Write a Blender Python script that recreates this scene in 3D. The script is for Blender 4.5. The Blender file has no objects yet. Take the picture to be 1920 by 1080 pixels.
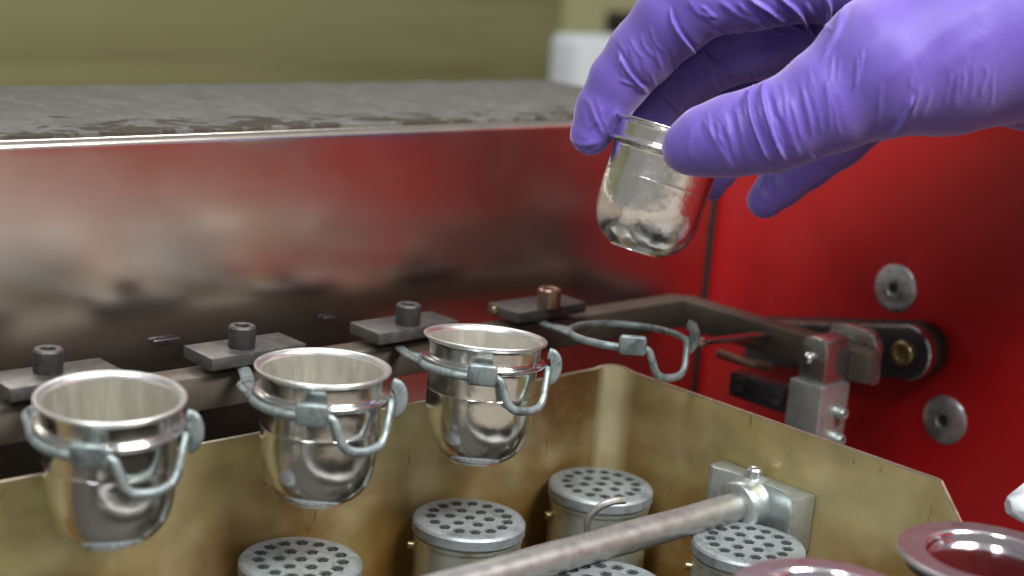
import bpy, bmesh, math, random
import numpy as np
from mathutils import Vector, Matrix, Quaternion
from mathutils.bvhtree import BVHTree
from mathutils.geometry import delaunay_2d_cdt
random.seed(7); np.random.seed(7)
PI = math.pi
# one Blender unit is one centimetre
sc = bpy.context.scene
sc.unit_settings.system = 'METRIC'; sc.unit_settings.scale_length = 0.01
COL = sc.collection

# ------------------------------------------------------------------ camera
FPX = 2938.8
CAM = np.array([-19.934, -35.682, 12.981])
_p, _y, _r = [math.radians(a) for a in (13.061, 43.753, 4.589)]
FW = np.array([math.sin(_y)*math.cos(_p), math.cos(_y)*math.cos(_p), -math.sin(_p)])
_r0 = np.array([math.cos(_y), -math.sin(_y), 0.0]); _u0 = np.cross(_r0, FW)
RT = _r0*math.cos(_r) + _u0*math.sin(_r); UP = _u0*math.cos(_r) - _r0*math.sin(_r)
def at(px, py, Z):
    """world point that lies Z cm in front of the lens at a photograph position"""
    return CAM + Z*(FW + RT*(px-960)/FPX - UP*(py-540)/FPX)
def onp(px, py, ax, v):
    d = FW + RT*(px-960)/FPX - UP*(py-540)/FPX
    return CAM + d*(v-CAM[ax])/d[ax]
cd = bpy.data.cameras.new('camera'); cam = bpy.data.objects.new('camera', cd); COL.objects.link(cam)
M4 = Matrix.Identity(4)
for i in range(3):
    M4[i][0], M4[i][1], M4[i][2], M4[i][3] = RT[i], UP[i], -FW[i], CAM[i]
cam.matrix_world = M4
cd.sensor_width = 36; cd.lens = 36*FPX/1920; cd.clip_start = 0.5; cd.clip_end = 3000
cd.dof.use_dof = True; cd.dof.focus_distance = 50.0; cd.dof.aperture_fstop = 0.080
sc.camera = cam

# ------------------------------------------------------------------ world and lamps
w = bpy.data.worlds.new('World'); sc.world = w; w.use_nodes = True
nt = w.node_tree; nt.nodes.clear()
wo = nt.nodes.new('ShaderNodeOutputWorld'); bg = nt.nodes.new('ShaderNodeBackground')
tc = nt.nodes.new('ShaderNodeTexCoord'); sx = nt.nodes.new('ShaderNodeSeparateXYZ'); mr = nt.nodes.new('ShaderNodeValToRGB')
mp = nt.nodes.new('ShaderNodeMapRange'); mp.inputs[1].default_value = -1; mp.inputs[2].default_value = 1
nt.links.new(tc.outputs['Generated'], sx.inputs[0]); nt.links.new(sx.outputs['Z'], mp.inputs[0]); nt.links.new(mp.outputs[0], mr.inputs[0])
e = mr.color_ramp.elements
e[0].position = 0.0; e[0].color = (.10, .09, .08, 1); e[1].position = 1.0; e[1].color = (.62, .62, .61, 1)
q = e.new(.22); q.color = (.24, .21, .17, 1); q = e.new(.37); q.color = (1.15, .98, .78, 1); q = e.new(.455); q.color = (1.55, 1.36, 1.10, 1); q = e.new(.52); q.color = (.52, .49, .44, 1); q = e.new(.75); q.color = (.50, .49, .47, 1)
nt.links.new(mr.outputs[0], bg.inputs[0]); bg.inputs[1].default_value = 0.46
nt.links.new(bg.outputs[0], wo.inputs[0])
def area(name, loc, target, sx_, sy_, power, col=(1, 1, 1)):
    l = bpy.data.lights.new(name, 'AREA'); l.shape = 'RECTANGLE'; l.size = sx_; l.size_y = sy_; l.energy = power; l.color = col
    o = bpy.data.objects.new(name, l); COL.objects.link(o); o.location = loc
    o.rotation_euler = (Vector(target)-Vector(loc)).to_track_quat('-Z', 'Y').to_euler(); return o
area('ceiling_lamp', (22, -88, 98), (14, -2, 0), 70, 22, 280000, (1, .985, .95))
area('ceiling_lamp', (-62, -38, 112), (20, -4, 0), 24, 90, 205000, (.95, .98, 1))
area('ceiling_lamp', (70, 95, 150), (60, 70, 0), 90, 25, 80000, (1, .98, .93))
sc.view_settings.view_transform = 'Standard'; sc.view_settings.look = 'None'
sc.view_settings.exposure = 0.0; sc.view_settings.gamma = 1.0

# ------------------------------------------------------------------ materials
def lk(nt, a, b): nt.links.new(a, b)
class Mat:
    def __init__(s, name, col, metal=0, rough=.5):
        s.m = bpy.data.materials.new(name); s.m.use_nodes = True; s.nt = s.m.node_tree
        s.b = s.nt.nodes['Principled BSDF']; s.b.inputs['Base Color'].default_value = (*col, 1)
        s.b.inputs['Metallic'].default_value = metal; s.b.inputs['Roughness'].default_value = rough
        s.tc = s.nt.nodes.new('ShaderNodeTexCoord'); s.po = False; s.col = None; s.h = None; s.base = col
    def noise(s, scale, detail=3, rough=.55, stretch=(1, 1, 1), dist=0, seed=0):
        mp = s.nt.nodes.new('ShaderNodeMapping'); mp.inputs['Scale'].default_value = stretch; mp.inputs['Location'].default_value = (seed*3.1, seed*1.7, seed)
        if s.po:
            oi = s.nt.nodes.new('ShaderNodeObjectInfo'); va = s.nt.nodes.new('ShaderNodeVectorMath'); va.operation = 'ADD'
            lk(s.nt, s.tc.outputs['Object'], va.inputs[0]); lk(s.nt, oi.outputs['Location'], va.inputs[1]); lk(s.nt, va.outputs[0], mp.inputs[0])
        else: lk(s.nt, s.tc.outputs['Object'], mp.inputs[0])
        n = s.nt.nodes.new('ShaderNodeTexNoise'); n.inputs['Scale'].default_value = scale; n.inputs['Detail'].default_value = detail
        n.inputs['Roughness'].default_value = rough; n.inputs['Distortion'].default_value = dist
        lk(s.nt, mp.outputs[0], n.inputs['Vector']); return n.outputs['Fac']
    def voronoi(s, scale, stretch=(1, 1, 1)):
        mp = s.nt.nodes.new('ShaderNodeMapping'); mp.inputs['Scale'].default_value = stretch
        lk(s.nt, s.tc.outputs['Object'], mp.inputs[0])
        n = s.nt.nodes.new('ShaderNodeTexVoronoi'); n.inputs['Scale'].default_value = scale
        lk(s.nt, mp.outputs[0], n.inputs['Vector']); return n.outputs['Distance']
    def rng(s, v, a, b, c=0, d=1):
        m = s.nt.nodes.new('ShaderNodeMapRange'); m.inputs[1].default_value = a; m.inputs[2].default_value = b
        m.inputs[3].default_value = c; m.inputs[4].default_value = d; lk(s.nt, v, m.inputs[0]); return m.outputs[0]
    def mul(s, a, b):
        m = s.nt.nodes.new('ShaderNodeMath'); m.operation = 'MULTIPLY'
        for i, x in enumerate((a, b)):
            if isinstance(x, (int, float)): m.inputs[i].default_value = x
            else: lk(s.nt, x, m.inputs[i])
        return m.outputs[0]
    def tint(s, fac, col, lo=.45, hi=.65, amt=1):
        mx = s.nt.nodes.new('ShaderNodeMix'); mx.data_type = 'RGBA'
        lk(s.nt, s.rng(fac, lo, hi, 0, amt), mx.inputs[0])
        if s.col is None: mx.inputs[6].default_value = (*s.base, 1)
        else: lk(s.nt, s.col, mx.inputs[6])
        mx.inputs[7].default_value = (*col, 1); s.col = mx.outputs[2]; lk(s.nt, s.col, s.b.inputs['Base Color']); return s
    def rough(s, fac, a, b, lo=.3, hi=.7): lk(s.nt, s.rng(fac, lo, hi, a, b), s.b.inputs['Roughness']); return s
    def bump(s, fac, strength, dist=.02):
        n = s.nt.nodes.new('ShaderNodeBump'); n.inputs['Strength'].default_value = strength; n.inputs['Distance'].default_value = dist
        lk(s.nt, fac, n.inputs['Height'])
        if s.h is not None: lk(s.nt, s.h, n.inputs['Normal'])
        s.h = n.outputs[0]; lk(s.nt, s.h, s.b.inputs['Normal']); return s
    def pos(s, axis):
        x = s.nt.nodes.new('ShaderNodeSeparateXYZ'); lk(s.nt, s.tc.outputs['Object'], x.inputs[0]); return x.outputs[axis]

# platinum, worn mirror outside
m = Mat('platinum_polished', (.70, .71, .70), 1, .1); m.po = True
n = m.noise(1.4, 4); m.rough(n, .13, .22)
m.bump(m.noise(16, 3, .6, (1, 1, .35), .4), .10, .02); m.bump(m.noise(1.1, 2), .25, .06)
v = m.noise(9, 5, .7, (1, 1, .25), 1.2, 3); m.tint(v, (.82, .82, .8), .62, .70, .5)
PLAT = m.m
m = Mat('platinum_held', (.84, .84, .84), 1, .08)
m.bump(m.noise(10, 3, .6, (1, 1, .3), .6), .18, .03); m.bump(m.noise(1.3, 2), .5, .09); m.rough(m.noise(2.4, 3, .6, (1, 1, .5)), .16, .27)
PLATH = m.m
m = Mat('platinum_frosted', (.66, .645, .59), 1, .46); m.rough(m.noise(3, 4, .6, (1, 1, .2)), .38, .52)
m.tint(m.noise(5, 3, .6, (1, 1, .12)), (.58, .56, .48), .45, .7); m.bump(m.noise(40, 2, .6, (1, 1, .1)), .1, .01); FROST = m.m
m = Mat('platinum_rim', (.84, .84, .83), 1, .34); m.rough(m.noise(2, 3), .30, .38); RIM = m.m
m = Mat('platinum_mould', (.78, .74, .77), 1, .10); m.rough(m.noise(3, 3), .10, .17); MOULD = m.m
m = Mat('platinum_mould_flange', (.70, .66, .70), .95, .32); m.rough(m.noise(2, 3), .27, .36); m.bump(m.noise(30, 3), .06, .01); MFL = m.m
# brushed panel with vertical grain
m = Mat('brushed_steel', (.70, .64, .59), 1, .14)
g = m.noise(60, 2, .6, (1, 1, .02)); g2 = m.noise(.5, 3, .5, (.6, 1, 1))
m.rough(g2, .19, .25); m.bump(g, .30, .004)
m.tint(m.noise(8, 5, .8, (1, 1, .05), 0, 2), (.58, .52, .47), .5, .75, .4); m.tint(m.noise(4.5, 2, .4, (1, 1, 1), 0, 9), (.12, .09, .07), .80, .82, .9)
PANEL = m.m
m = Mat('scaled_steel_ledge', (.085, .083, .077), .2, .6)
m.tint(m.noise(.9, 6, .65, (1, .6, 1), 1.2), (.11, .107, .098), .45, .6); m.tint(m.mul(m.noise(.5, 7, .7, (1, 1.4, 1), .5, 4), m.rng(m.pos('Y'), .3, 4.5, 1.22, .86)), (.032, .025, .018), .56, .61, .9)
m.tint(m.noise(5, 6, .7, (1, 1, 1), .5, 5), (.15, .146, .135), .6, .75, .5)
m.bump(m.noise(1.8, 8, .75, (1, .7, 1), .5), .6, .10); m.rough(m.noise(2, 4), .68, .85); m.b.inputs['Specular IOR Level'].default_value = .25; m.b.inputs['Metallic'].default_value = 0; LEDGE = m.m
# heat tinted tray
m = Mat('heat_tinted_steel', (.46, .38, .165), .58, .34)
m.tint(m.noise(.16, 3, .5, (1, 1, 1.6), .3, 1), (.27, .20, .085), .42, .62, .7)
m.tint(m.noise(.22, 2, .4, (1, 1, 1.0), .2, 6), (.22, .075, .03), .52, .72, .75)
m.tint(m.noise(.5, 4, .6, (1, 1, 1), .3, 8), (.36, .33, .19), .5, .75, .6)
m.tint(m.noise(3.0, 5, .75, (1, 1, 1), .3, 2), (.34, .29, .17), .52, .7, .5)
m.tint(m.noise(4.2, 3, .6, (1, 1, .7), .6, 3), (.085, .05, .02), .695, .73, .8)
n_ = m.mul(m.rng(m.pos('Z'), 5.6, 9.8, 1, 0), m.rng(m.noise(.28, 3, .5, (1, 1, .6), .3, 12), .32, .55, .45, 1)); m.tint(n_, (.30, .15, .03), .15, .75, .9)
m.tint(m.noise(.26, 3, .5, (1, 1, 1), .2, 21), (.66, .56, .32), .48, .68, .7); m.tint(m.noise(1.1, 4, .6, (1.3, 1.3, .35), .3, 30), (.16, .07, .02), .67, .74, .75)
m.tint(m.mul(m.rng(m.pos('X'), 21.15, 21.5), m.rng(m.pos('Y'), 1.15, 1.75)), (.74, .66, .42), 0, 1, .75)  # pale band painted on the corner bend in place of its bright reflection
m.rough(m.noise(2, 4), .30, .44); m.bump(m.noise(18, 4, .7), .06, .01); m.bump(m.noise(.5, 2), .12, .1); TRAY = m.m
m = Mat('tray_edge', (.50, .46, .36), .9, .35); m.rough(m.noise(6, 3), .28, .5); TEDGE = m.m
m = Mat('red_paint', (.36, .006, .009), 0, .30); m.b.inputs['Specular IOR Level'].default_value = .35; m.b.inputs['Coat Weight'].default_value = .08; m.b.inputs['Coat Roughness'].default_value = .12
m.rough(m.noise(.35, 3), .28, .40); m.bump(m.noise(.25, 2), .05, .2); m.tint(m.noise(7, 2, .5), (.55, .30, .25), .80, .82, .8); m.tint(m.noise(.12, 4, .6, (1, 1, 1), .5, 11), (.19, .003, .005), .5, .72, .8); m.tint(m.noise(1.5, 5, .7, (1, 1, .3), .5, 17), (.30, .03, .03), .68, .76, .5); RED = m.m
def steel(name, col, metal, r0, r1, sc_=4, b=.08, dirt=None, dl=(.55, .7)):
    m = Mat(name, col, metal, r0); m.po = True; m.rough(m.noise(sc_, 4), r0, r1); m.bump(m.noise(sc_*6, 4, .65), b, .02)
    if dirt: m.tint(m.noise(sc_*.7, 5, .65, (1, 1, 1), .5, 3), dirt, dl[0], dl[1], .85)
    return m.m
BLACK = steel('black_oxide_steel', (.060, .056, .058), .6, .38, .55, 5, .15, (.13, .10, .085))
PLATE = steel('dark_clamp_steel', (.040, .039, .040), .35, .40, .58, 3, .15, (.075, .068, .06), (.42, .62))
HOLD = steel('oxidised_holder_wire', (.25, .30, .30), .6, .38, .55, 3.2, .25, (.085, .10, .11), (.46, .66))
RAIL = steel('rail_steel', (.085, .072, .056), .4, .45, .6, 1.6, .08, (.07, .055, .04), (.45, .7))
ZINC = steel('zinc_block', (.42, .46, .45), .8, .26, .42, 2.5, .10, (.30, .34, .34), (.5, .7))
CAPM = steel('burner_cap_steel', (.25, .28, .29), .5, .38, .55, 2.5, .3, (.15, .165, .165), (.48, .66))
BODY = steel('burner_body_steel', (.50, .53, .46), .85, .26, .40, 1.5, .08, (.26, .17, .06), (.54, .70))
NOZ = steel('burner_nozzle_steel', (.022, .025, .027), .1, .55, .7, 6, .1, (.01, .01, .01))
HOLE = Mat('recess_black', (.008, .008, .009), 0, .6).m  # near-black put into holes and sockets in place of deep shade
PIPE = steel('pipe_steel', (.38, .375, .36), .85, .36, .50, 2.2, .15, (.29, .26, .23), (.55, .8))
BRASS = steel('brass_screw', (.42, .33, .17), .9, .25, .4, 6, .08, (.15, .10, .05))
COPPER = steel('warm_bronze_screw', (.30, .20, .15), .9, .28, .45, 5, .1)
SOOT_SHADE = steel('soot_and_shade_steel', (.035, .03, .024), .4, .5, .7, 1, .1, (.07, .05, .03))  # soot on the tray floor, plain darkness on the back and front sheets
SCREW = steel('zinc_screw_head', (.52, .53, .56), .9, .24, .36, 3, .08, (.24, .24, .26), (.5, .7))
CHROME = steel('bright_link_steel', (.62, .64, .66), 1, .12, .2, 3, .05)
DARKM = steel('dark_link_steel', (.075, .07, .085), .7, .22, .34, 3, .08)
ZINCB = steel('bright_zinc', (.50, .52, .52), .95, .20, .32, 2.5, .08, (.40, .42, .42), (.5, .7))
RUBBER = Mat('black_rubber', (.012, .012, .012), 0, .45).m
CAV = Mat('cavity_black', (.004, .004, .004), 0, 1).m
DECK = steel('dark_deck', (.03, .03, .028), .2, .5, .65, .4, .02, (.05, .05, .045))
m = Mat('white_plastic', (.50, .53, .57), 0, .35); WHITE = m.m
m = Mat('olive_wall', (.12, .11, .042), 0, .6)
m.tint(m.noise(.07, 4, .55, (.08, 1, 2.6), .3), (.20, .195, .095), .40, .62, .8); m.tint(m.noise(.02, 3, .5, (1, 1, .8), 0, 5), (.17, .205, .09), .5, .7, .7)
OLIVE = m.m
OLIVE2 = Mat('light_olive_wall', (.30, .30, .16), 0, .6).m
m = Mat('purple_nitrile', (.088, .054, .31), 0, .52)
m.b.inputs['Subsurface Weight'].default_value = 0.0
m.b.inputs['Sheen Weight'].default_value = .6; m.b.inputs['Sheen Roughness'].default_value = .5; m.b.inputs['Sheen Tint'].default_value = (.75, .65, 1, 1)
m.tint(m.noise(.35, 3), (.11, .07, .335), .4, .7, .7); m.rough(m.noise(1.5, 4), .46, .58); m.b.inputs['Specular IOR Level'].default_value = .4
m.bump(m.noise(1.3, 4, .5, (1, 1, 1), .4), .22, .10); m.bump(m.noise(14, 3, .6), .08, .015); GLOVE = m.m

# ------------------------------------------------------------------ helpers
def finish(name, me, mat, parent=None, smooth=None):
    me.materials.clear()
    for mm in (mat if isinstance(mat, (list, tuple)) else [mat]): me.materials.append(mm)
    if smooth is not None:
        if smooth >= 180: me.shade_smooth()
        else: me.set_sharp_from_angle(angle=math.radians(smooth))
        for p in me.polygons: p.use_smooth = True
    o = bpy.data.objects.new(name, me); COL.objects.link(o)
    if parent: o.parent = parent
    return o
def obj(name, bm, mat, parent=None, smooth=35):
    bmesh.ops.recalc_face_normals(bm, faces=bm.faces)
    me = bpy.data.meshes.new(name); bm.to_mesh(me); bm.free()
    return finish(name, me, mat, parent, smooth)
def T(o, label=None, cat=None, group=None, kind=None):
    for k, v in (('label', label), ('category', cat), ('group', group), ('kind', kind)):
        if v: o[k] = v
    return o
def thing(name, loc, label, cat, group=None):
    o = bpy.data.objects.new(name, None); o.empty_display_size = .5; COL.objects.link(o); o.location = loc
    return T(o, label, cat, group)
def box(x0, x1, y0, y1, z0, z1, bev=0.03, bm=None, seg=2):
    b = bmesh.new()
    r = bmesh.ops.create_cube(b, size=1)
    for v in b.verts: v.co = Vector((x0+(v.co.x+.5)*(x1-x0), y0+(v.co.y+.5)*(y1-y0), z0+(v.co.z+.5)*(z1-z0)))
    if bev: bmesh.ops.bevel(b, geom=list(b.edges), offset=bev, segments=seg, affect='EDGES', profile=.5)
    return merge(bm, b)
def merge(bm, b, M=None):
    if M is not None: b.transform(M)
    if bm is None: return b
    me = bpy.data.meshes.new('tmp'); b.to_mesh(me); b.free(); bm.from_mesh(me); bpy.data.meshes.remove(me); return bm
def lathe(prof, seg=64, M=None, bm=None, close=False):
    """profile list of (r, z) turned round Z"""
    b = bmesh.new(); rings = []
    for r, z in prof:
        if r < 1e-5: rings.append([b.verts.new((0, 0, z))])
        else: rings.append([b.verts.new((r*math.cos(2*PI*i/seg), r*math.sin(2*PI*i/seg), z)) for i in range(seg)])
    n = len(rings)
    for k in range(n if close else n-1):
        A, B = rings[k], rings[(k+1) % n]
        for i in range(seg):
            j = (i+1) % seg
            if len(A) == 1 and len(B) == 1: continue
            if len(A) == 1: b.faces.new((A[0], B[i], B[j]))
            elif len(B) == 1: b.faces.new((A[i], A[j], B[0]))
            else: b.faces.new((A[i], A[j], B[j], B[i]))
    return merge(bm, b, M)
def prism(poly, h0, h1, axis=2, bev=.03, bm=None):
    """polygon (list of 2D) extruded along axis from h0 to h1"""
    def P(a, c, h): return {2: (a, c, h), 0: (h, a, c), 1: (a, h, c)}[axis]
    b = bmesh.new(); lo = [b.verts.new(P(a, c, h0)) for a, c in poly]; hi = [b.verts.new(P(a, c, h1)) for a, c in poly]
    b.faces.new(lo); b.faces.new(hi[::-1]); n = len(poly)
    for i in range(n): b.faces.new((lo[i], lo[(i+1) % n], hi[(i+1) % n], hi[i]))
    bmesh.ops.recalc_face_normals(b, faces=b.faces)
    if bev:
        ed = [e for e in b.edges if e.calc_face_angle(0) > .5]
        bmesh.ops.bevel(b, geom=ed, offset=bev, segments=2, affect='EDGES', profile=.5)
    return merge(bm, b)
def smoothpath(pts, n=6):
    """Catmull-Rom through points"""
    P = [Vector(p) for p in pts]; P = [P[0]*2-P[1]] + P + [P[-1]*2-P[-2]]; out = []
    for i in range(1, len(P)-2):
        a, b, c, d = P[i-1:i+3]
        for k in range(n):
            t = k/n; out.append(.5*((2*b)+(c-a)*t+(2*a-5*b+4*c-d)*t*t+(3*b-a-3*c+d)*t**3))
    out.append(P[-2]); return out
def tube(path, ra, rb=None, seg=12, bm=None, up=Vector((0, 0, 1)), jitter=0):
    """elliptical section tube: ra across, rb along 'up'"""
    rb = rb or ra; b = bmesh.new(); rings = []; n = len(path)
    for i, p in enumerate(path):
        t = (path[min(i+1, n-1)]-path[max(i-1, 0)]).normalized()
        s = t.cross(up); s = s.normalized() if s.length > .05 else t.cross(Vector((1, 0, 0))).normalized()
        u = s.cross(t).normalized(); k = 1+random.uniform(-jitter, jitter)
        rings.append([b.verts.new(p + s*ra*k*math.cos(2*PI*j/seg) + u*rb*k*math.sin(2*PI*j/seg)) for j in range(seg)])
    for A, B in zip(rings, rings[1:]):
        for j in range(seg): b.faces.new((A[j], A[(j+1) % seg], B[(j+1) % seg], B[j]))
    for R_, d in ((rings[0], 1), (rings[-1], -1)):
        c = b.verts.new(sum((v.co for v in R_), Vector())/seg + (path[0]-path[1] if d == 1 else path[-1]-path[-2]).normalized()*min(ra, rb)*.5)
        for j in range(seg): b.faces.new((R_[j], R_[(j+1) % seg], c))
    return merge(bm, b)
def AX(direction, loc):
    """matrix turning local Z to 'direction' at loc"""
    return Matrix.Translation(loc) @ Vector(direction).to_track_quat('Z', 'Y').to_matrix().to_4x4()
def hexscrew_mesh(r=.44, h=.72, socket=.24):
    """socket head cap screw, base at z=0"""
    p = [(0, 0), (r*.96, 0), (r, .03), (r, h-.06), (r-.05, h), (socket+.03, h), (socket, h-.03)]
    b = lathe(p, 32)
    hexp = lathe([(socket, h-.03), (socket, h-.3), (0, h-.3)], 6)
    for f in hexp.faces: f.material_index = 1
    return merge(b, hexp)

# ------------------------------------------------------------------ room behind
S = 'structure'
wl = T(obj('back_wall', box(-120, 330, 120, 126, -60, 60, 0), OLIVE), kind=S)
wl2 = obj('lighter_wall_strip', box(134, 200, 118.6, 120.1, -60, 60, .3), OLIVE2)
T(wl2, 'pale olive pillar strip on the far wall behind the gloved fingers', 'wall strip')
xl = onp(1030, 105, 1, 74)[0]; zt_ = onp(1080, 62, 1, 74)[2]
wb = prism([(xl, -9), (xl+24, -9), (xl+24, zt_), (xl+.5, zt_), (xl, zt_-.5)], 70, 74, 1, .4)
T(obj('white_box', wb, WHITE), 'white rounded plastic box standing behind the grey ledge left of the fingers', 'box')
pb = onp(1135, 20, 1, 98); pb2 = onp(1150, 62, 1, 92)
T(obj('black_box', box(pb[0], pb[0]+22, 92, 98, pb2[2]-2, pb[2], .3), RUBBER), 'black rectangular object above the white box, half hidden by the index finger', 'box')

# ------------------------------------------------------------------ machine: deck, cavity, red side, rear panel
T(obj('machine_deck', box(-60, 60, -34, -16.4, -15, -14, .1), DECK), kind=S)
T(obj('cavity_shade_sheet', box(-60, 35.1, 2.6, 12, -15, -14, 0), CAV), kind=S)  # added black floor sheet standing in for the shade of the gap
# red side wall: a thick sheet, deeper at the top towards the operator
red = thing('machine_side_wall', (35.2, 0, -14), 'glossy red painted side wall of the machine behind the linkage', 'machine panel')
rp = [(9.9, -15), (9.9, 13), (-78, 13), (-80, 11), (-80, -12.5), (-64, -11), (-39, -7.3), (-22, -6.0), (-18, -15)]
rb_ = prism([(a, c+14) for a, c in rp], 0, 2.5, 0, .15); obj('side_sheet', rb_, RED, red)
def flat_screw(px, py, ang):
    p = onp(px, py, 0, 35.2)
    prof = [(0, -.1), (.98, -.1), (1.0, .0), (.99, .06), (.94, .10), (.8, .15), (.6, .20), (.40, .23), (.28, .23), (.25, .20), (.24, .10), (0, .09)]
    o = obj('countersunk_screw', lathe([(r, z) for r, z in prof], 40), SCREW, red); o.matrix_local = AX((-1, 0, 0), (0, p[1], p[2]+14))
    s = obj('hex_socket', lathe([(.245, .215), (.20, .20), (.17, .12), (.08, .12), (0, .15)], 6), DARKM, o)
    return o
flat_screw(1680, 540, 0); flat_screw(1772, 787, 20)

pan = thing('rear_panel', (0, 9, -1.9), 'brushed steel rear panel with a grey scaled ledge along its top', 'machine panel')
# wavy sheet with rounded top bend
PB = .34; b = bmesh.new(); nx, rows = 260, []
zs = list(np.linspace(-12, 0, 10)[:-1]) + list(np.linspace(0, 6.95, 35)) + [None]*12
for i in range(nx+1):
    x = -26 + (35.1+26)*i/nx; col = []
    for k in range(44+12):
        if k < 44:
            z = zs[k]; f = math.exp(-((z-2.0)/2.0)**2)
            y = (0.035*math.sin(x*.33+.8)*math.sin(z*.75+x*.10) + .010*math.sin(x*.85+z*.5) + .020*math.sin(z*1.7+.16*x))*f
            yy, zz = y, z
        else:
            a = (k-43)/12*PI/2; yy = PB-PB*math.cos(a); zz = 6.95+PB*math.sin(a)
        col.append(b.verts.new((x, yy, zz)))
    rows.append(col)
for A, B in zip(rows, rows[1:]):
    for k in range(len(A)-1): b.faces.new((A[k], B[k], B[k+1], A[k+1]))
obj('brushed_sheet', b, PANEL, pan, 180)
b = bmesh.new(); r_ = []
for i in range(300+1):
    x = -26+61.1*i/300
    e0 = .32+.03*math.sin(x*1.3)*math.sin(x*.37)+.01*math.sin(x*4.1); hh = 7.42+.02*math.sin(x*1.9)
    r_.append([b.verts.new(c) for c in ((x, e0, 7.18), (x, e0, hh-.05), (x, e0+.06, hh), (x, 11.4, hh), (x, 11.6, hh-.1), (x, 11.6, 5))])
for A, B in zip(r_, r_[1:]):
    for k in range(5): b.faces.new((A[k], B[k], B[k+1], A[k+1]))
obj('scaled_ledge', b, LEDGE, pan, 35)
obj('corner_seam', box(34.98, 35.19, -.12, .2, -12, 7.2, .03), CAV, pan)  # black strip drawn along the corner seam
for px, py, wd in ((308, 636, 1.0), (612, 594, .5)):
    p = onp(px, py, 1, 9)
    obj('vent_slot', box(p[0]-wd/2, p[0]+wd/2, -.22, -.10, p[2]+1.9-.05, p[2]+1.9+.05, .03), DARKM, pan)

# ------------------------------------------------------------------ burner tray
tray = thing('burner_tray', (0, 0, -14), 'olive brown heat tinted sheet metal tray around the gas burners', 'tray')
b = bmesh.new()
# outline walked along x at the back, rounded corner, then towards the operator; top height follows
path = [(-30+i*1.0, 2.32, -2.80) for i in range(51)]
R0 = .9
for k in range(9):
    a = PI/2-k/8*PI/2; path.append((21.1+R0*math.cos(a), 1.42+R0*math.sin(a), -2.80+.12*math.sin(k/8*PI)))
for y in np.linspace(1.0, -11.6, 26): path.append((22.0, y, -2.80))
path += [(22.0, -11.75, -2.84), (22.0, -12.7, -4.0), (22.0, -14.0, -6.0), (22, -16, -9)]
wv = lambda x, y, z: .05*math.sin(x*.7+z*.8)+.04*math.sin(y*.8)
cols = []
nz = 22
for i, (x, y, zt) in enumerate(path):
    a = path[max(i-1, 0)]; c = path[min(i+1, len(path)-1)]
    t = Vector((c[0]-a[0], c[1]-a[1], 0)).normalized(); nrm = Vector((-t.y, t.x, 0))  # outward
    col = []
    for k in range(nz+1):
        z = zt+(-13.9-zt)*k/nz; o_ = wv(x, y, z)*min(1, k/4)
        col.append((Vector((x, y, z+14))-nrm*o_))
    outer = [v + nrm*.14 for v in col]
    cols.append((col, outer))
vi = [[b.verts.new(v) for v in c[0]] for c in cols]
for A, B in zip(vi, vi[1:]):
    for k in range(nz): b.faces.new((A[k], A[k+1], B[k+1], B[k]))
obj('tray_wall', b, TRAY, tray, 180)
b = bmesh.new(); vv = []
for (ci, co) in cols:
    c0 = ci[0]; c1 = co[0]
    vv.append([b.verts.new(v) for v in (c0-Vector((0, 0, .02)), c0+Vector((0, 0, .03)), c1+Vector((0, 0, .03)), c1-Vector((0, 0, 10.0)))])
for A, B in zip(vv, vv[1:]):
    for k in range(3): b.faces.new((A[k], A[k+1], B[k+1], B[k]))
obj('tray_rim', b, TEDGE, tray, 30)
T(obj('dark_back_sheet', box(-30, 20.9, 2.50, 2.56, 0, 11.0, 0), SOOT_SHADE, tray), None)  # dark sheet added so the rear panel mirrors a black gap
obj('tray_floor', box(-30, 21.95, -16, 2.25, 0, .12, 0), SOOT_SHADE, tray)
obj('tray_front', box(-30, 21.9, -16.3, -16.1, 0, 6.5, .03), SOOT_SHADE, tray)  # unseen front wall, added dark so the cups mirror darkness

# ------------------------------------------------------------------ burners
def plate_with_holes(R_, holes, hr, z, depth, seg=64, hs=12):
    vs, es = [], []
    def loop(cx, cy, r, n, jag=0):
        s = len(vs)
        for i in range(n):
            rr = r*(1+(jag if i % 2 else -jag)); vs.append(Vector((cx+rr*math.cos(2*PI*i/n), cy+rr*math.sin(2*PI*i/n))))
        es.extend([(s+i, s+(i+1) % n) for i in range(n)]); return list(range(s, s+n))
    out = loop(0, 0, R_, seg); hl = [loop(x, y, hr, hs, .10) for x, y in holes]
    V, E, F, *_ = delaunay_2d_cdt(vs, es, [], 1, 1e-6)
    b = bmesh.new(); bv = [b.verts.new((v.x, v.y, z)) for v in V]
    for f in F:
        if any(all((V[i]-Vector(h)).length < hr*1.2 for i in f) for h in holes): continue
        b.faces.new([bv[i] for i in f])
    for h in holes:
        n = hs; ring = [min(bv, key=lambda q: (q.co.x-(h[0]+hr*(1+(.1 if i % 2 else -.1))*math.cos(2*PI*i/n)))**2+(q.co.y-(h[1]+hr*(1+(.1 if i % 2 else -.1))*math.sin(2*PI*i/n)))**2) for i in range(n)]
        low = [b.verts.new((q.co.x, q.co.y, z-depth)) for q in ring]
        for i in range(n): b.faces.new((ring[i], ring[(i+1) % n], low[(i+1) % n], low[i])).material_index = 1
        f = b.faces.new(low)
        f.material_index = 1
    return b
HP = [(0.0, .0)] + [(.66*math.cos(a), .66*math.sin(a)) for a in np.arange(6)*PI/3+.3] + [(1.30*math.cos(a), 1.30*math.sin(a)) for a in np.arange(15)*2*PI/15]
NB = 7.2
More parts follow.
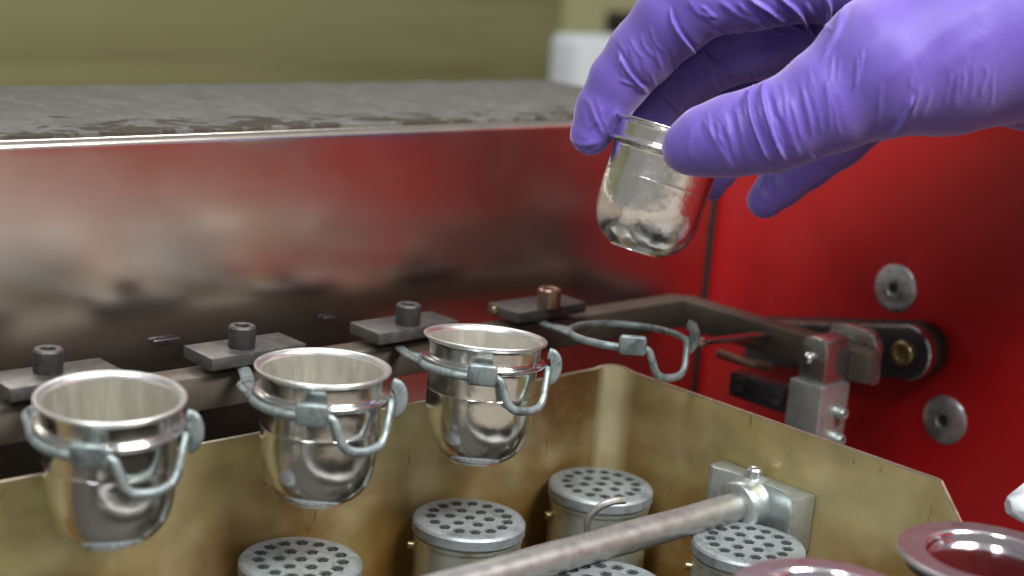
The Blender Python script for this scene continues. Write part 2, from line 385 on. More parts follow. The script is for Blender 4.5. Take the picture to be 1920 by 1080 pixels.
def make_burner():
    root = thing('gas_burner', (0, 0, 0), '', 'gas burner')
    z = NB
    b = plate_with_holes(1.74, HP, .21, z, .22)
    merge(b, lathe([(1.74, z), (1.86, z-.035), (1.925, z-.12), (1.925, z-.42), (1.90, z-.46), (1.80, z-.47)], 64))
    cap = obj('burner_cap', b, [CAPM, HOLE], root, 20)
    nm = None
    for i, (x, y) in enumerate(HP):
        if nm is None:
            nb = lathe([(.15, 0), (.15, .15), (.115, .235), (.05, .235), (.05, .12), (0, .12)], 6); o = obj('nozzle', nb, NOZ, root, 30); nm = o.data
        else:
            o = bpy.data.objects.new('nozzle', nm); COL.objects.link(o); o.parent = root
        o.location = (x, y, z-.22); o.rotation_euler = (0, 0, random.uniform(0, 1))
    obj('burner_body', lathe([(1.80, z-.46), (1.82, z-.52), (1.865, z-.54), (1.865, z-.64), (1.82, z-.66), (1.82, z-3.2), (1.9, z-3.25), (1.9, z-4.2), (1.8, z-4.25), (1.8, 0), (0, 0)], 64), BODY, root, 30)
    for ang in (2.42, -1.54):
        d = Vector((math.cos(ang), math.sin(ang), 0))
        o = obj('set_screw', lathe([(0, 0), (.15, 0), (.15, .22), (.12, .26), (.07, .26), (.07, .12), (0, .12)], 16), BRASS, root)
        o.matrix_local = AX(d, d*1.78+Vector((0, 0, z-1.15)))
    return root
def copy_tree(o, parent=None):
    c = o.copy(); COL.objects.link(c); c.parent = parent
    for ch in o.children: copy_tree(ch, c)
    return c
SP = 6.674
proto = make_burner()
blabels = [((*onp(564, 1048, 2, -6.3)[:2],), 'perforated gas burner second from the left in the back row, under the middle cup'),
           ((*onp(880, 970, 2, -6.3)[:2],), 'perforated gas burner with brass body in the back row, left of the pipe'),
           ((*onp(1127, 907, 2, -6.3)[:2],), 'perforated gas burner nearest the tray corner, with a bent wire on its body'),
           ((*onp(1404, 1016, 2, -5.95)[:2],), 'perforated gas burner in the front row, below the pipe bracket'),
           ((*onp(1137, 1092, 2, -5.95)[:2],), 'perforated gas burner cut off by the bottom edge, in front of the pipe'),
           ((*onp(215, 1136, 2, -6.3)[:2],), 'perforated gas burner mostly below the frame under the leftmost cup')]
for i, ((x, y), lab) in enumerate(blabels):
    o = proto if i == 0 else copy_tree(proto)
    fr = i in (3, 4); o.scale = (.965,)*3 if fr else (.98, .98, 1)
    o.location = (x, y, -5.95-NB*.965) if fr else (x, y, -6.3-NB); o.rotation_euler = (0, 0, [.1, -.05, .25, -.2, .5, .3][i]); T(o, lab, group='gas burners in the tray')
    if i == 2:
        Mi = Matrix.Translation(o.location) @ Matrix.Rotation(.25, 4, 'Z')
        P = [at(1100, 1010, 52.0), at(1103, 975, 51.7), at(1125, 952, 51.55), at(1150, 942, 51.6), at(1172, 940, 51.85)]
        P = [Mi.inverted() @ Vector(p) for p in P]
        obj('bent_wire', tube(smoothpath(P), .13, seg=10, jitter=.05), PIPE, o)

# ------------------------------------------------------------------ perforated pipe and bracket
pipe = thing('gas_pipe', (20.6, -2.5, -7.1), 'long grey perforated gas pipe clamped in a block on the tray side', 'pipe')
P0 = Vector(onp(1385, 950, 0, 20.8)); P1 = Vector(onp(880, 1090, 1, P0.y)); PC = Vector(pipe.location)
dirp = (P1-P0).normalized(); L = (P1-P0).length+14
obj('pipe_body', lathe([(0, 0), (.40, 0), (.50, .1)]+[(.50+.012*math.sin(k*1.7), .1+L*k/24) for k in range(1, 24)]+[(.5, L), (0, L)], 32, AX(dirp, P0-PC)), PIPE, pipe)
cu = dirp.cross(Vector((0, 0, 1))).normalized(); hv = cu.cross(dirp).normalized()
b = bmesh.new()
toC = (Vector(CAM)-P0).normalized()
hm = None
for i in range(34):
    d = (hv*math.cos(.2)+cu*(1 if cu.dot(toC) > 0 else -1)*math.sin(.2))
    hb = lathe([(0, 0), (.045, 0), (.05, .02), (0, .03)], 8) if hm is None else None
    if hm is None: o = obj('gas_hole', hb, HOLE, pipe); hm = o.data
    else: o = bpy.data.objects.new('gas_hole', hm); COL.objects.link(o); o.parent = pipe
    o.matrix_local = AX(d, (P0-PC)+dirp*(1.2+i*.27)+d*.487) @ Matrix.Scale(.42, 4)
# bracket: saddle block with drooping ends, boss ring round the pipe, screw on top
bx0, bx1 = 20.35, 21.95
ztop = -4.72
yb = [-3.2, -7.55]
prof = [(21.98, -7.3), (20.85, -7.2), (20.98, -7.0), (21.16, -6.7), (21.28, -6.3), (21.32, -5.8), (21.30, -5), (21.22, -4.3), (21.02, -3.6), (21.15, -3.38), (21.5, -3.3), (21.98, -3.3)]
b = prism([(x-PC.x, y-PC.y) for x, y in prof], ztop-2.0-PC.z, ztop-PC.z, 2, .05)
br = obj('pipe_bracket', b, ZINC, pipe)
bc = P0-PC
obj('clamp_boss', lathe([(0.50, .25), (.80, .25), (.88, .18), (.88, -.15), (.93, -.35), (1.02, -.6), (1.02, -.9)], 48, AX(dirp, bc)), ZINC, br, 50)
o = obj('bracket_screw', hexscrew_mesh(.26, .40, .12), [SCREW, HOLE], br); o.location = (21.45-PC.x, P0.y-PC.y, ztop-PC.z-.05)

# ------------------------------------------------------------------ rack: rail, arm, clamps and ring holders
rack = thing('crucible_rack', (0, 5.5, -2.7), 'steel rail with four clamped wire ring holders, bent towards the linkage at its right end', 'rack')
RO = Vector((0, 5.5, -2.7))
def rl(v): return Vector(v)-RO
y0, y1, zr0, zr1 = 5.0, 6.05, -2.78, -1.6
b = prism([(-30, y0-RO.y), (28.9, y0-RO.y), (28.9, -3.6-RO.y), (29.0, -4.1-RO.y), (29.7, -4.1-RO.y), (29.9, -3.6-RO.y), (29.9, y1-.75-RO.y), (29.2, y1-RO.y), (-30, y1-RO.y)], zr0-RO.z, zr1-RO.z, 2, .05)
obj('rail', b, RAIL, rack)
def make_crucible_profile():
    o_ = [(1.84, -.16), (1.825, -.24), (1.815, -.58), (1.835, -.63), (1.93, -.655), (1.99, -.69), (2.01, -.74), (1.98, -.795), (1.88, -.825), (1.80, -.86), (1.765, -.96),
          (1.755, -1.3), (1.75, -1.72), (1.764, -1.75), (1.75, -1.78), (1.745, -2.3), (1.725, -2.7), (1.67, -3.05), (1.57, -3.37), (1.42, -3.64), (1.22, -3.85), (1.0, -3.99), (.86, -4.05), (.80, -4.10), (0, -4.10)]
    i_ = [(1.775, -.165), (1.755, -.5), (1.74, -.75), (1.71, -1.2), (1.69, -2.3), (1.63, -2.9), (1.45, -3.45), (1.1, -3.82), (.7, -3.98), (0, -4.02)]
    return o_, i_
op, ip = make_crucible_profile()
def smooth_prof(p, n=3):
    V = smoothpath([(a, c, 0) for a, c in p], n); return [(max(v.x, 0), v.y) for v in V]
def make_crucible(name, label, mats, rim=None):
    root = thing(name, (0, 0, 0), label, 'crucible')
    obj('crucible_wall', lathe(smooth_prof(op), 128), mats[0], root, 60)
    obj('rim_flange', lathe(smooth_prof([(1.842, -.155), (1.90, -.125), (1.965, -.085), (2.0, -.04), (1.995, .005), (1.95, .025), (1.88, .005), (1.81, -.055), (1.777, -.16)], 3), 128), rim or RIM, root, 60)
    obj('inner_lining', lathe(smooth_prof(ip), 128), mats[1], root, 60)
    return root
c0 = make_crucible('crucible', '', (PLAT, FROST))
c0['group'] = 'crucibles hanging in the ring holders'
clab = ['out of focus platinum crucible at the far left, largest in the picture', 'platinum crucible in the middle of the three held in rings', 'sharp platinum crucible beside the empty ring holder']
def orient(o, loc, zdir, spin=0):
    o.matrix_world = Matrix.Translation(loc) @ Vector(zdir).to_track_quat('Z', 'Y').to_matrix().to_4x4() @ Matrix.Rotation(spin, 4, 'Z')
hz = Vector((RT[0], RT[1], 0)).normalized(); fh = Vector((FW[0], FW[1], 0)).normalized()
ctr = [(207.5, 743), (606, 687), (911, 631)]; dirs = []
for i in range(3):
    o = c0 if i == 0 else copy_tree(c0)
    tilt = math.radians([3.3, -.3, -4.0][i]); zd = (Vector((0, 0, 1))*math.cos(tilt) - fh*math.sin(tilt) + hz*[.0, 0, .015][i]).normalized()
    cc = Vector(onp(ctr[i][0], ctr[i][1], 2, 0)); dirs.append((cc, zd))
    orient(o, cc, zd, i*1.3); T(o, clab[i])
# ring holders, one built then copied
def make_holder():
    root = bpy.data.objects.new('ring_holder', None); root.empty_display_size = .5; COL.objects.link(root)
    # local origin: axis of the ring, z = wire height
    rr = 2.05; a0 = math.radians(-133)
    def C(a, r=rr, z=0): return Vector((r*math.cos(a), r*math.sin(a), z))
    D_ = math.radians
    arc = [C(D_(d)) for d in (120, 140, 160, 180, 200, 215)] + [C(a0-.10), C(a0+.16)]
    dip = [C(a0+.28, rr+.03, -.06), C(a0+.35, rr+.08, -.38), C(a0+.42, rr+.12, -.76), C(a0+.54, rr+.14, -.96), C(a0+.78, rr+.15, -1.02), C(a0+1.02, rr+.15, -.96), C(a0+1.15, rr+.14, -.72), C(a0+1.24, rr+.10, -.36), C(a0+1.36, rr+.06, -.02), C(a0+1.44, rr+.02, .12)]
    w1 = obj('ring_wire', tube(smoothpath(arc+dip, 7), .115, .14, 14, jitter=.012), HOLD, root, 180)
    far = [C(D_(d)) for d in (121, 100, 78, 55, 30, 5, -20, -38)] + [C(a0+1.5, rr+.02, .02)]
    w2 = obj('ring_wire', tube(smoothpath(far, 7), .11, .12, 14, jitter=.012), HOLD, root, 180)
    st = smoothpath([Vector((.9, 5.6, -.52)), Vector((.35, 4.5, -.50)), Vector((-.3, 3.4, -.36)), Vector((-.85, 2.6, -.14)), C(D_(126), rr, -.01)], 6)
    obj('stem', tube(st, .22, .09, 14, jitter=.012), HOLD, root, 180)
    st = smoothpath([Vector((-.55, 3.0, -.24)), Vector((-1.25, 2.35, -.1)), C(D_(146), rr+.03, -.02), C(D_(165), rr, 0)], 6)
    obj('stem_fork', tube(st, .13, .10, 12, jitter=.012), HOLD, root, 180)
    d = Vector((math.cos(a0), math.sin(a0), 0)); s_ = Vector((-math.sin(a0), math.cos(a0), 0))
    b = box(-.47, .47, -.11, .11, -.24, .52, .09, seg=3)
    ed = [e for e in b.edges if abs((e.verts[0].co-e.verts[1].co).y) > .05 and abs(e.verts[0].co.x) > .3]
    for v in b.verts:
        if abs(v.co.x) > .3:
            k = (abs(v.co.x)-.3)/.17; v.co.z = .14+(v.co.z-.14)*(1-.28*k*k)
    Mx = Matrix.Identity(4)
    for k, vv_ in enumerate((s_, d, Vector((0, 0, 1)))):
        for j in range(3): Mx[j][k] = vv_[j]
    Mx.translation = d*(rr+.13)+Vector((0, 0, .0)); b.transform(Mx @ Matrix.Rotation(math.radians(-10), 4, 'X'))
    obj('tab', b, HOLD, root, 60)
    ah = a0+1.50; rd = Vector((math.cos(ah), math.sin(ah), 0)); tg = Vector((-math.sin(ah), math.cos(ah), 0))
    h = [rd*(rr+.02)+Vector((0, 0, .60)), rd*(rr+.17)+Vector((0, 0, .56)), rd*(rr+.28)+Vector((0, 0, .36)), rd*(rr+.29)+Vector((0, 0, .08)), rd*(rr+.20)+Vector((0, 0, -.18)), rd*(rr+.04)+Vector((0, 0, -.32))]
    obj('hook', tube(smoothpath(h, 6), .19, .10, 16, up=tg), HOLD, root, 180)
    return root
h0 = make_holder()
plate_m = None
for i in range(4):
    h = h0 if i == 0 else copy_tree(h0, None)
    if i < 3:
        cc, zd = dirs[i]; h.parent = rack; mw = Matrix.Translation(cc - zd*.93) @ Vector(zd).to_track_quat('Z', 'Y').to_matrix().to_4x4()
        rot = Vector((0, 0, 1)).rotation_difference(zd).to_matrix().to_4x4(); mw = Matrix.Translation(cc-zd*.93) @ rot
    else:
        h.parent = rack; mw = Matrix.Translation(Vector((3*SP+.0, .0, -.80))) @ Matrix.Rotation(math.radians(-3), 4, Vector(hz))
    h.matrix_local = Matrix.Translation(-RO) @ mw
    if i == 3: h['label'] = 'empty ring holder without a crucible'
    rp_ = Vector((i*SP-.80+.0, 0, 0)) if i < 3 else Vector((i*SP-1.1, 0, 0))
    x0 = i*SP-[.75, .80, .85, 1.05][i]
    pl = prism([(x0-RO.x, 4.48-RO.y), (x0+3.7, 4.62-RO.y), (x0+3.7, 6.22-RO.y), (x0+.05, 6.25-RO.y)], -1.34-RO.z, -.92-RO.z, 2, .05)
    po = obj('clamp_plate', pl, PLATE, rack)
    bo = obj('cap_screw', hexscrew_mesh(.44, .72, .22), [[BLACK, BLACK, BLACK, COPPER][i], HOLE], po)
    bo.location = rl(Vector(onp([90, 453, 764, 1028][i], [697, 650, 607, 575][i], 2, -.92))); bo.rotation_euler = (0, 0, i*.7)
# small brass end of a pin left of the last plate
o = obj('brass_pin', lathe([(0, 0), (.10, .03), (.14, .12), (.14, .5), (0, .5)], 16), BRASS, rack); o.matrix_local = AX((.8, .6, 0), rl(onp(926, 583, 2, -1.1)))

# ------------------------------------------------------------------ linkage at the right
cl = thing('link_clevis', (28.4, -2.3, -6), 'upright zinc clevis block pinned to the end of the rail arm', 'clevis')
CO = Vector(cl.location)
def rounded_top(y0, y1, z0, z1, n=10, r=None):
    r = r or (y1-y0)/2; P = [(y0, z0), (y1, z0)]
    for k in range(n+1):
        a = PI/2*k/n; P.append((y1-r+r*math.cos(a), z1-r+r*math.sin(a)))
    for k in range(n+1):
        a = PI/2+PI/2*k/n; P.append((y0+r+r*math.cos(a), z1-r+r*math.sin(a)))
    return P
yc0, yc1 = onp(1547, 690, 0, 27.4)[1], onp(1498, 690, 0, 27.4)[1]
zt = onp(1525, 632, 0, 27.4)[2]; zn = onp(1520, 718, 0, 27.4)[2]
xw = 1.15
b = prism([(y-CO.y, z-CO.z) for y, z in rounded_top(yc0, yc1, zn, zt, r=.40)], 27.4-CO.x, 28.86-CO.x, 0, .06)
obj('clevis_head', b, ZINCB, cl)
b = box(27.2-CO.x, 29.0-CO.x, yc0-.12-CO.y, yc1+.22-CO.y, -6.4-CO.z, zn-CO.z, .06); obj('clevis_body', b, ZINC, cl)
pz = onp(1520, 670, 0, 27.4)
o = obj('pivot_pin', lathe([(0, .34), (.12, .32), (.20, .22), (.22, .12), (.22, 0), (.27, -.02), (.27, -.2)], 24), CHROME, cl); o.matrix_local = AX((-1, 0, 0), Vector((27.4, pz[1], pz[2]))-CO)
for px, py in ((1577, 773), (1572, 822)):
    p = onp(px-6, py, 1, yc0-.12)
    o = obj('set_screw', lathe([(0, 0), (.24, 0), (.24, .28), (.20, .34), (.13, .34), (.11, .12), (0, .12)], 20), ZINC, cl); o.matrix_local = AX((0, -1, 0), Vector((p[0], yc0-.12, p[2]))-CO)
pa = onp(1378, 722, 0, 28.6); pb_ = onp(1480, 752, 0, 28.6)
b = box(28.2-CO.x, 28.9-CO.x, pb_[1]-CO.y, pa[1]-CO.y, pb_[2]-.45-CO.z, pb_[2]+.55-CO.z, .05)
o = obj('bracket_bar', b, DARKM, cl)
for px, py in ((1388, 722), (1455, 748)):
    p = onp(px, py, 0, 28.2); s = obj('bar_screw', lathe([(0, .02), (.12, .02), (.2, .06), (.28, .06), (.3, 0), (.3, -.1)], 20), BLACK, o); s.matrix_local = AX((-1, 0, 0), Vector(p)-CO)
# far strut of the clevis beyond the arm
e1 = onp(1598, 660, 0, 30.1); 
b = prism([(y-CO.y, z-CO.z) for y, z in rounded_top(e1[1]-1.1, e1[1]+1.2, e1[2]-1.05, e1[2]+1.0, r=.7)], 30.05-CO.x, 30.5-CO.x, 0, .05); obj('clevis_cheek', b, ZINCB, cl)

lnk = thing('pivot_link', (34.2, 0, -3), 'dark round ended link bar with brass pivot bolt on the red wall', 'link bar')
LO = Vector(lnk.location)
c1 = Vector(onp(1704, 660, 0, 34.0)); c2 = Vector(onp(1400, 640, 0, 34.0)); dv = (c2-c1).normalized(); dn = Vector((0, -dv.z, dv.y))
P = []
for k in range(17):
    a = PI/2+PI*k/16; v = c1-dv*0+( -dn*math.sin(a)*(-1) + dv*math.cos(a))*1.08; P.append((v.y-LO.y, v.z-LO.z))
for s in (-1, 1): v = c2+dn*s*.95; P.append((v.y-LO.y, v.z-LO.z))
obj('link_bar', prism(P, 33.75-LO.x, 34.35-LO.x, 0, .07), DARKM, lnk)
Q = [c1+dn*1.09-dv*.1, c2+dn*.96, c2+dn*.70, c1+dn*.93-dv*.1]
obj('bar_edge', prism([(v.y-LO.y, v.z-LO.z) for v in Q], 33.71-LO.x, 34.33-LO.x, 0, .03), ZINCB, lnk)
P2 = [((a-(c1.y-LO.y))*1.06+(c1.y-LO.y), (c_-(c1.z-LO.z))*1.08+(c1.z-LO.z)) for a, c_ in P]
obj('rubber_pad', prism(P2, 34.36-LO.x, 35.15-LO.x, 0, .1), RUBBER, lnk)
o = obj('pivot_bolt', hexscrew_mesh(.50, .34, .24), [BRASS, COPPER], lnk); o.matrix_local = AX((-1, 0, 0), Vector((33.75, c1.y, c1.z))-LO)
# polished end strip of the link
b = lathe([(1.07, 0), (1.12, .05), (1.12, .5), (1.07, .55)], 40); bb = bmesh.new(); 
o = obj('polished_edge', b, CHROME, lnk); o.matrix_local = AX((-1, 0, 0), Vector((34.33, c1.y, c1.z))-LO); bb.free()

rod = [Vector(onp(1306, 642, 2, -1.6)), Vector(onp(1345, 640, 2, -1.65)), Vector(onp(1402, 633, 2, -1.9))]
b = lathe([(0, 0), (.14, .04), (.2, .16), (.2, .45), (.15, .6), (.13, 1.2), (.17, 3.0), (.15, 5), (0, 5)], 16, AX(rod[2]-rod[0], (0, 0, 0)))
o = T(obj('locating_pin', b, CHROME), 'small polished round nosed pin pointing at the hook of the empty ring', 'pin'); o.location = rod[0]
b = tube(smoothpath([Vector(onp(1345, 662, 2, -2.6)), Vector(onp(1400, 680, 2, -2.8)), Vector(onp(1445, 688, 2, -3.0))]), .12, .18)
T(obj('thin_lever', b, COPPER), 'thin bronze lever in the dark gap behind the tray, left of the clevis', 'lever')

# ------------------------------------------------------------------ moulds at the lower right
ml = []
def make_mould():
    root = thing('casting_mould', (0, 0, 0), '', 'mould', 'polished casting moulds at the lower right')
    obj('flange', lathe([(1.72, -.03), (1.755, -.005), (1.79, .0), (1.81, .0), (2.33, .0), (2.35, .0), (2.39, -.015), (2.42, -.05), (2.44, -.12), (2.40, -.2), (1.9, -.24), (1.75, -.4)], 96), MFL, root, 75)
    obj('dish', lathe([(1.72, -.03), (1.69, -.06), (1.66, -.15), (1.60, -.17), (1.57, -.19), (1.54, -.27), (1.52, -.28), (1.50, -.28), (.5, -.28), (0, -.28), (0, -.8), (1.6, -.8), (1.75, -.4)], 96), MOULD, root, 12)
    return root
m0 = make_mould()
for i, (px, py, lab) in enumerate(((1857, 1040, 'polished casting mould at the right edge, its red reflecting dish in view'), (1556, 1118, 'polished casting mould left of the other, only its far flange showing'))):
    o = m0 if i == 0 else copy_tree(m0); o.location = onp(px, py, 2, -2.4); T(o, lab)
    ml.append(Vector(o.location))
hd = thing('mould_holder', (ml[0].x, ml[0].y, -3.2), 'dark steel holder bar joining the two casting moulds', 'holder')
HO = Vector(hd.location); dd = (ml[1]-ml[0]).normalized()
b = tube([ml[0]-HO+dd*-8+Vector((0, 0, -1.05)), ml[0]-HO+Vector((0, 0, -1.05)), ml[1]-HO+Vector((0, 0, -1.05)), ml[1]-HO+dd*8+Vector((0, 0, -1.05))], .5, .18, 12)
obj('holder_bar', b, PLATE, hd)
for c in ml: 
    o = obj('holder_ring', lathe([(1.8, 0), (2.2, 0), (2.25, -.08), (2.2, -.2), (1.8, -.2)], 64, close=True), PLATE, hd); o.location = c-HO+Vector((0, 0, -.26))
# white knob at the right edge
kp = Vector(onp(1890, 950, 0, 27)); 
o = T(obj('white_knob', lathe([(0, 0), (.28, 0), (.36, .05), (.80, .8), (.86, 1.2), (.86, 5), (0, 5)], 6, AX(Vector(RT)*.96+Vector(UP)*.05+Vector(FW)*.15, (0, 0, 0))), WHITE), 'white faceted plastic knob poking in at the right edge above the mould', 'knob'); o.location = kp

# ------------------------------------------------------------------ held crucible
hc = make_crucible('crucible', 'shiny platinum crucible held tilted between purple gloved thumb and fingers', (PLATH, FROST), PLATH)
top = Vector(at(1264, 246, 51)); bot = Vector(at(1191, 470, 51.35)); HZ = (top-bot).normalized()
orient(hc, top, HZ, .6)

# ------------------------------------------------------------------ gloved hand
def build_hand():
    vs = .095
    # camera aligned working frame (right, up, forward) in cm about the lens axis
    def L(px, py, Z): return ((px-960)/FPX*Z, -(py-540)/FPX*Z, Z)
    def chain(pts): return [(np.array(L(a, b_, Z), np.float32), r_) for a, b_, Z, r_ in pts]
    thumb = chain([(1290, 277, 48.35, .82), (1322, 266, 48.2, 1.08), (1375, 254, 47.9, 1.24), (1440, 241, 47.6, 1.33), (1490, 222, 47.3, 1.36), (1560, 185, 47.1, 1.60), (1660, 125, 47.0, 2.15), (1770, 95, 47.3, 2.55), (1900, 50, 47.5, 2.8)])
    index = chain([(1108, 252, 51.6, .70), (1130, 205, 51.5, .86), (1162, 150, 51.2, .98), (1205, 98, 50.8, 1.10), (1262, 35, 50.2, 1.24), (1310, -5, 49.8, 1.28), (1410, -25, 49.6, 1.35), (1560, -60, 49.5, 1.6)])
    middle = chain([(1205, 226, 53.4, .90), (1236, 176, 53.3, 1.12), (1292, 120, 52.7, 1.32), (1355, 82, 52.1, 1.40), (1420, 66, 51.7, 1.42), (1600, 10, 51.4, 1.6)])
    ring = chain([(1334, 352, 54.6, .48), (1345, 310, 54.8, .80), (1345, 230, 54.8, 1.12), (1372, 172, 54.6, 1.28), (1440, 132, 54.2, 1.38), (1640, 40, 54, 1.4)])
    pinky = chain([(1434, 376, 56.2, .66), (1464, 346, 56.3, .80), (1512, 306, 56.4, .92), (1570, 262, 56.2, 1.02), (1640, 200, 55.5, 1.1), (1740, 110, 54, 1.4)])
    palm = [chain([(1575, -60, 49.8, 1.7), (1900, -60, 50, 2.5)]), chain([(1610, 10, 52.2, 1.7), (1930, 0, 51.5, 2.4)]), chain([(1650, 50, 54, 1.5), (1940, 60, 53, 2.2)]),
            chain([(1740, 110, 54, 1.3), (1950, 120, 52.8, 2.2)]), chain([(1900, 50, 47.6, 2.6), (2120, 10, 49.5, 2.9), (2500, -60, 50.5, 3.4)]), chain([(1930, 80, 52.5, 2.4), (2150, 40, 51.5, 2.6), (2500, -40, 51.5, 3.2)])]
    lo = np.array([1.2, -.5, 45.0-.5]); hi = np.array([27.0, 13.6, 58.6])
    lo[1] = -(430-540)/FPX*56*-1 if False else 1.6
    n = np.ceil((hi-lo)/vs).astype(int)
    X, Y, Z = np.meshgrid(*[np.arange(n[k], dtype=np.float32)*vs+lo[k] for k in range(3)], indexing='ij')
    def cap(A, B):
        (a, ra), (b_, rb) = A, B; ba = b_-a; L2 = float(ba@ba)
        px, py, pz = X-a[0], Y-a[1], Z-a[2]
        h = np.clip((px*ba[0]+py*ba[1]+pz*ba[2])/L2, 0, 1)
        return np.sqrt((px-ba[0]*h)**2+(py-ba[1]*h)**2+(pz-ba[2]*h)**2)-(ra+(rb-ra)*h)
    def smin(a, b_, k):
        h = np.clip(.5+.5*(b_-a)/k, 0, 1); return b_+(a-b_)*h-k*h*(1-h)
    def ch(c, k=.25):
        d = None
        for A, B in zip(c, c[1:]):
            e_ = cap(A, B); d = e_ if d is None else smin(d, e_, k)
        return d
    P = None
    for c in palm:
        e_ = ch(c); P = e_ if P is None else smin(P, e_, 1.2)
    D = smin(P, ch(thumb), .9)
    fi = ch(index); D = smin(D, smin(P, fi, .5), .12)
    for c in (middle, ring, pinky): D = smin(D, ch(c), .12)
    # surface nets
    s = D < 0
    nx, ny, nz = D.shape
    cs = s[:-1, :-1, :-1].astype(np.int8)
    for dx in (0, 1):
        for dy in (0, 1):
            for dz in (0, 1):
                if dx+dy+dz: cs = cs + s[dx:nx-1+dx, dy:ny-1+dy, dz:nz-1+dz]
    act = (cs > 0) & (cs < 8); idx = -np.ones(act.shape, np.int64); ii = np.argwhere(act); idx[tuple(ii.T)] = np.arange(len(ii))
    acc = np.zeros((len(ii), 3)); cnt = np.zeros(len(ii))
    corners = [(a, b_, c) for a in (0, 1) for b_ in (0, 1) for c in (0, 1)]
    for p in corners:
        for ax in range(3):
            if p[ax]: continue
            q_ = list(p); q_[ax] = 1
            d0 = D[ii[:, 0]+p[0], ii[:, 1]+p[1], ii[:, 2]+p[2]]; d1 = D[ii[:, 0]+q_[0], ii[:, 1]+q_[1], ii[:, 2]+q_[2]]
            mk = (d0 < 0) != (d1 < 0); t = np.where(mk, d0/(d0-d1+1e-12), 0)
            pt = np.array(p, float)[None].repeat(len(ii), 0); pt[:, ax] += t; acc += pt*mk[:, None]; cnt += mk
    V = (ii+acc/cnt[:, None])*vs+lo
    Fq = []
    for ax in range(3):
        a1, a2 = (ax+1) % 3, (ax+2) % 3
        sl = [slice(None)]*3; sr = [slice(None)]*3; sl[ax] = slice(0, -1); sr[ax] = slice(1, None)
        e_ = np.argwhere(s[tuple(sl)] != s[tuple(sr)])
        e_ = e_[(e_[:, a1] > 0) & (e_[:, a2] > 0) & (e_[:, a1] < D.shape[a1]-1) & (e_[:, a2] < D.shape[a2]-1)]
        def g(o1, o2):
            c = e_.copy(); c[:, a1] -= o1; c[:, a2] -= o2; return idx[c[:, 0], c[:, 1], c[:, 2]]
        quad = np.stack([g(1, 1), g(0, 1), g(0, 0), g(1, 0)], 1)
        inside = s[e_[:, 0], e_[:, 1], e_[:, 2]]; quad[~inside] = quad[~inside][:, ::-1]
        Fq.append(quad)
    Fq = np.concatenate(Fq); Fq = Fq[(Fq >= 0).all(1)]
    W = CAM + V[:, :1]*RT + V[:, 1:2]*UP + V[:, 2:]*FW
    me = bpy.data.meshes.new('gloved_hand'); me.from_pydata(W.tolist(), [], Fq.tolist()); me.update()
    o = bpy.data.objects.new('tmp', me); COL.objects.link(o)
    md = o.modifiers.new('s', 'SMOOTH'); md.factor = .5; md.iterations = 4
    md = o.modifiers.new('u', 'SUBSURF'); md.levels = 1; md.render_levels = 1
    dg = bpy.context.evaluated_depsgraph_get(); ev = o.evaluated_get(dg); me2 = bpy.data.meshes.new_from_object(ev)
    bpy.data.objects.remove(o); 
    nv = len(me2.vertices); co = np.empty(nv*3); me2.vertices.foreach_get('co', co); co = co.reshape(-1, 3)
    no = np.empty(nv*3); me2.vertices.foreach_get('normal', no); no = no.reshape(-1, 3)
    tree = BVHTree.FromPolygons([Vector(c) for c in W.tolist()], Fq.tolist())
    def cast(px, py):
        d = FW+RT*(px-960)/FPX-UP*(py-540)/FPX; h = tree.ray_cast(Vector(CAM), Vector(d).normalized()); return None if h[0] is None else np.array(h[0])
    disp = np.zeros(nv)
    def crease(pts, dep, wd, ridge=.22, side=1):
        q3 = smoothpath([(a, b_, 0) for a, b_ in pts], 8); P3 = [cast(v.x, v.y) for v in q3]; P3 = [p for p in P3 if p is not None]
        if len(P3) < 2: return
        if dep >= .12: dep *= 1.5; wd = min(wd, .052); ridge = .04
        P3 = np.array(P3); lo_, hi_ = P3.min(0)-wd*5, P3.max(0)+wd*5
        sel = np.where(((co > lo_) & (co < hi_)).all(1))[0]
        if not len(sel): return
        nn_ = no[sel]; sg = np.zeros(len(sel)); q_ = co[sel]; best = np.full(len(sel), 1e9); tt = np.zeros(len(sel)); m_ = len(P3)-1
        for k in range(m_):
            a = P3[k]; ba = P3[k+1]-a
            if ba@ba > .6: continue
            h = np.clip(((q_-a)@ba)/(ba@ba+1e-12), 0, 1); dd_ = np.linalg.norm(q_-a-h[:, None]*ba, axis=1)
            u = dd_ < best; best[u] = dd_[u]; tt[u] = (k+h[u])/m_; sg[u] = np.sign(np.einsum('ij,ij->i', np.cross(nn_[u], ba), (q_-a)[u]))
        fade = np.clip(np.minimum(tt, 1-tt)*5+.12, 0, 1)
        disp[sel] += fade*(-dep*np.exp(-(best/wd)**2) + ridge*dep*np.where(sg*side > 0, np.exp(-((best-2.2*wd)/(1.5*wd))**2), .25*np.exp(-((best-2.6*wd)/(2.0*wd))**2)))
    for c in CREASES: crease(*c)
    co2 = co + no*disp[:, None]
    me2.vertices.foreach_set('co', co2.reshape(-1)); me2.update()
    return me2
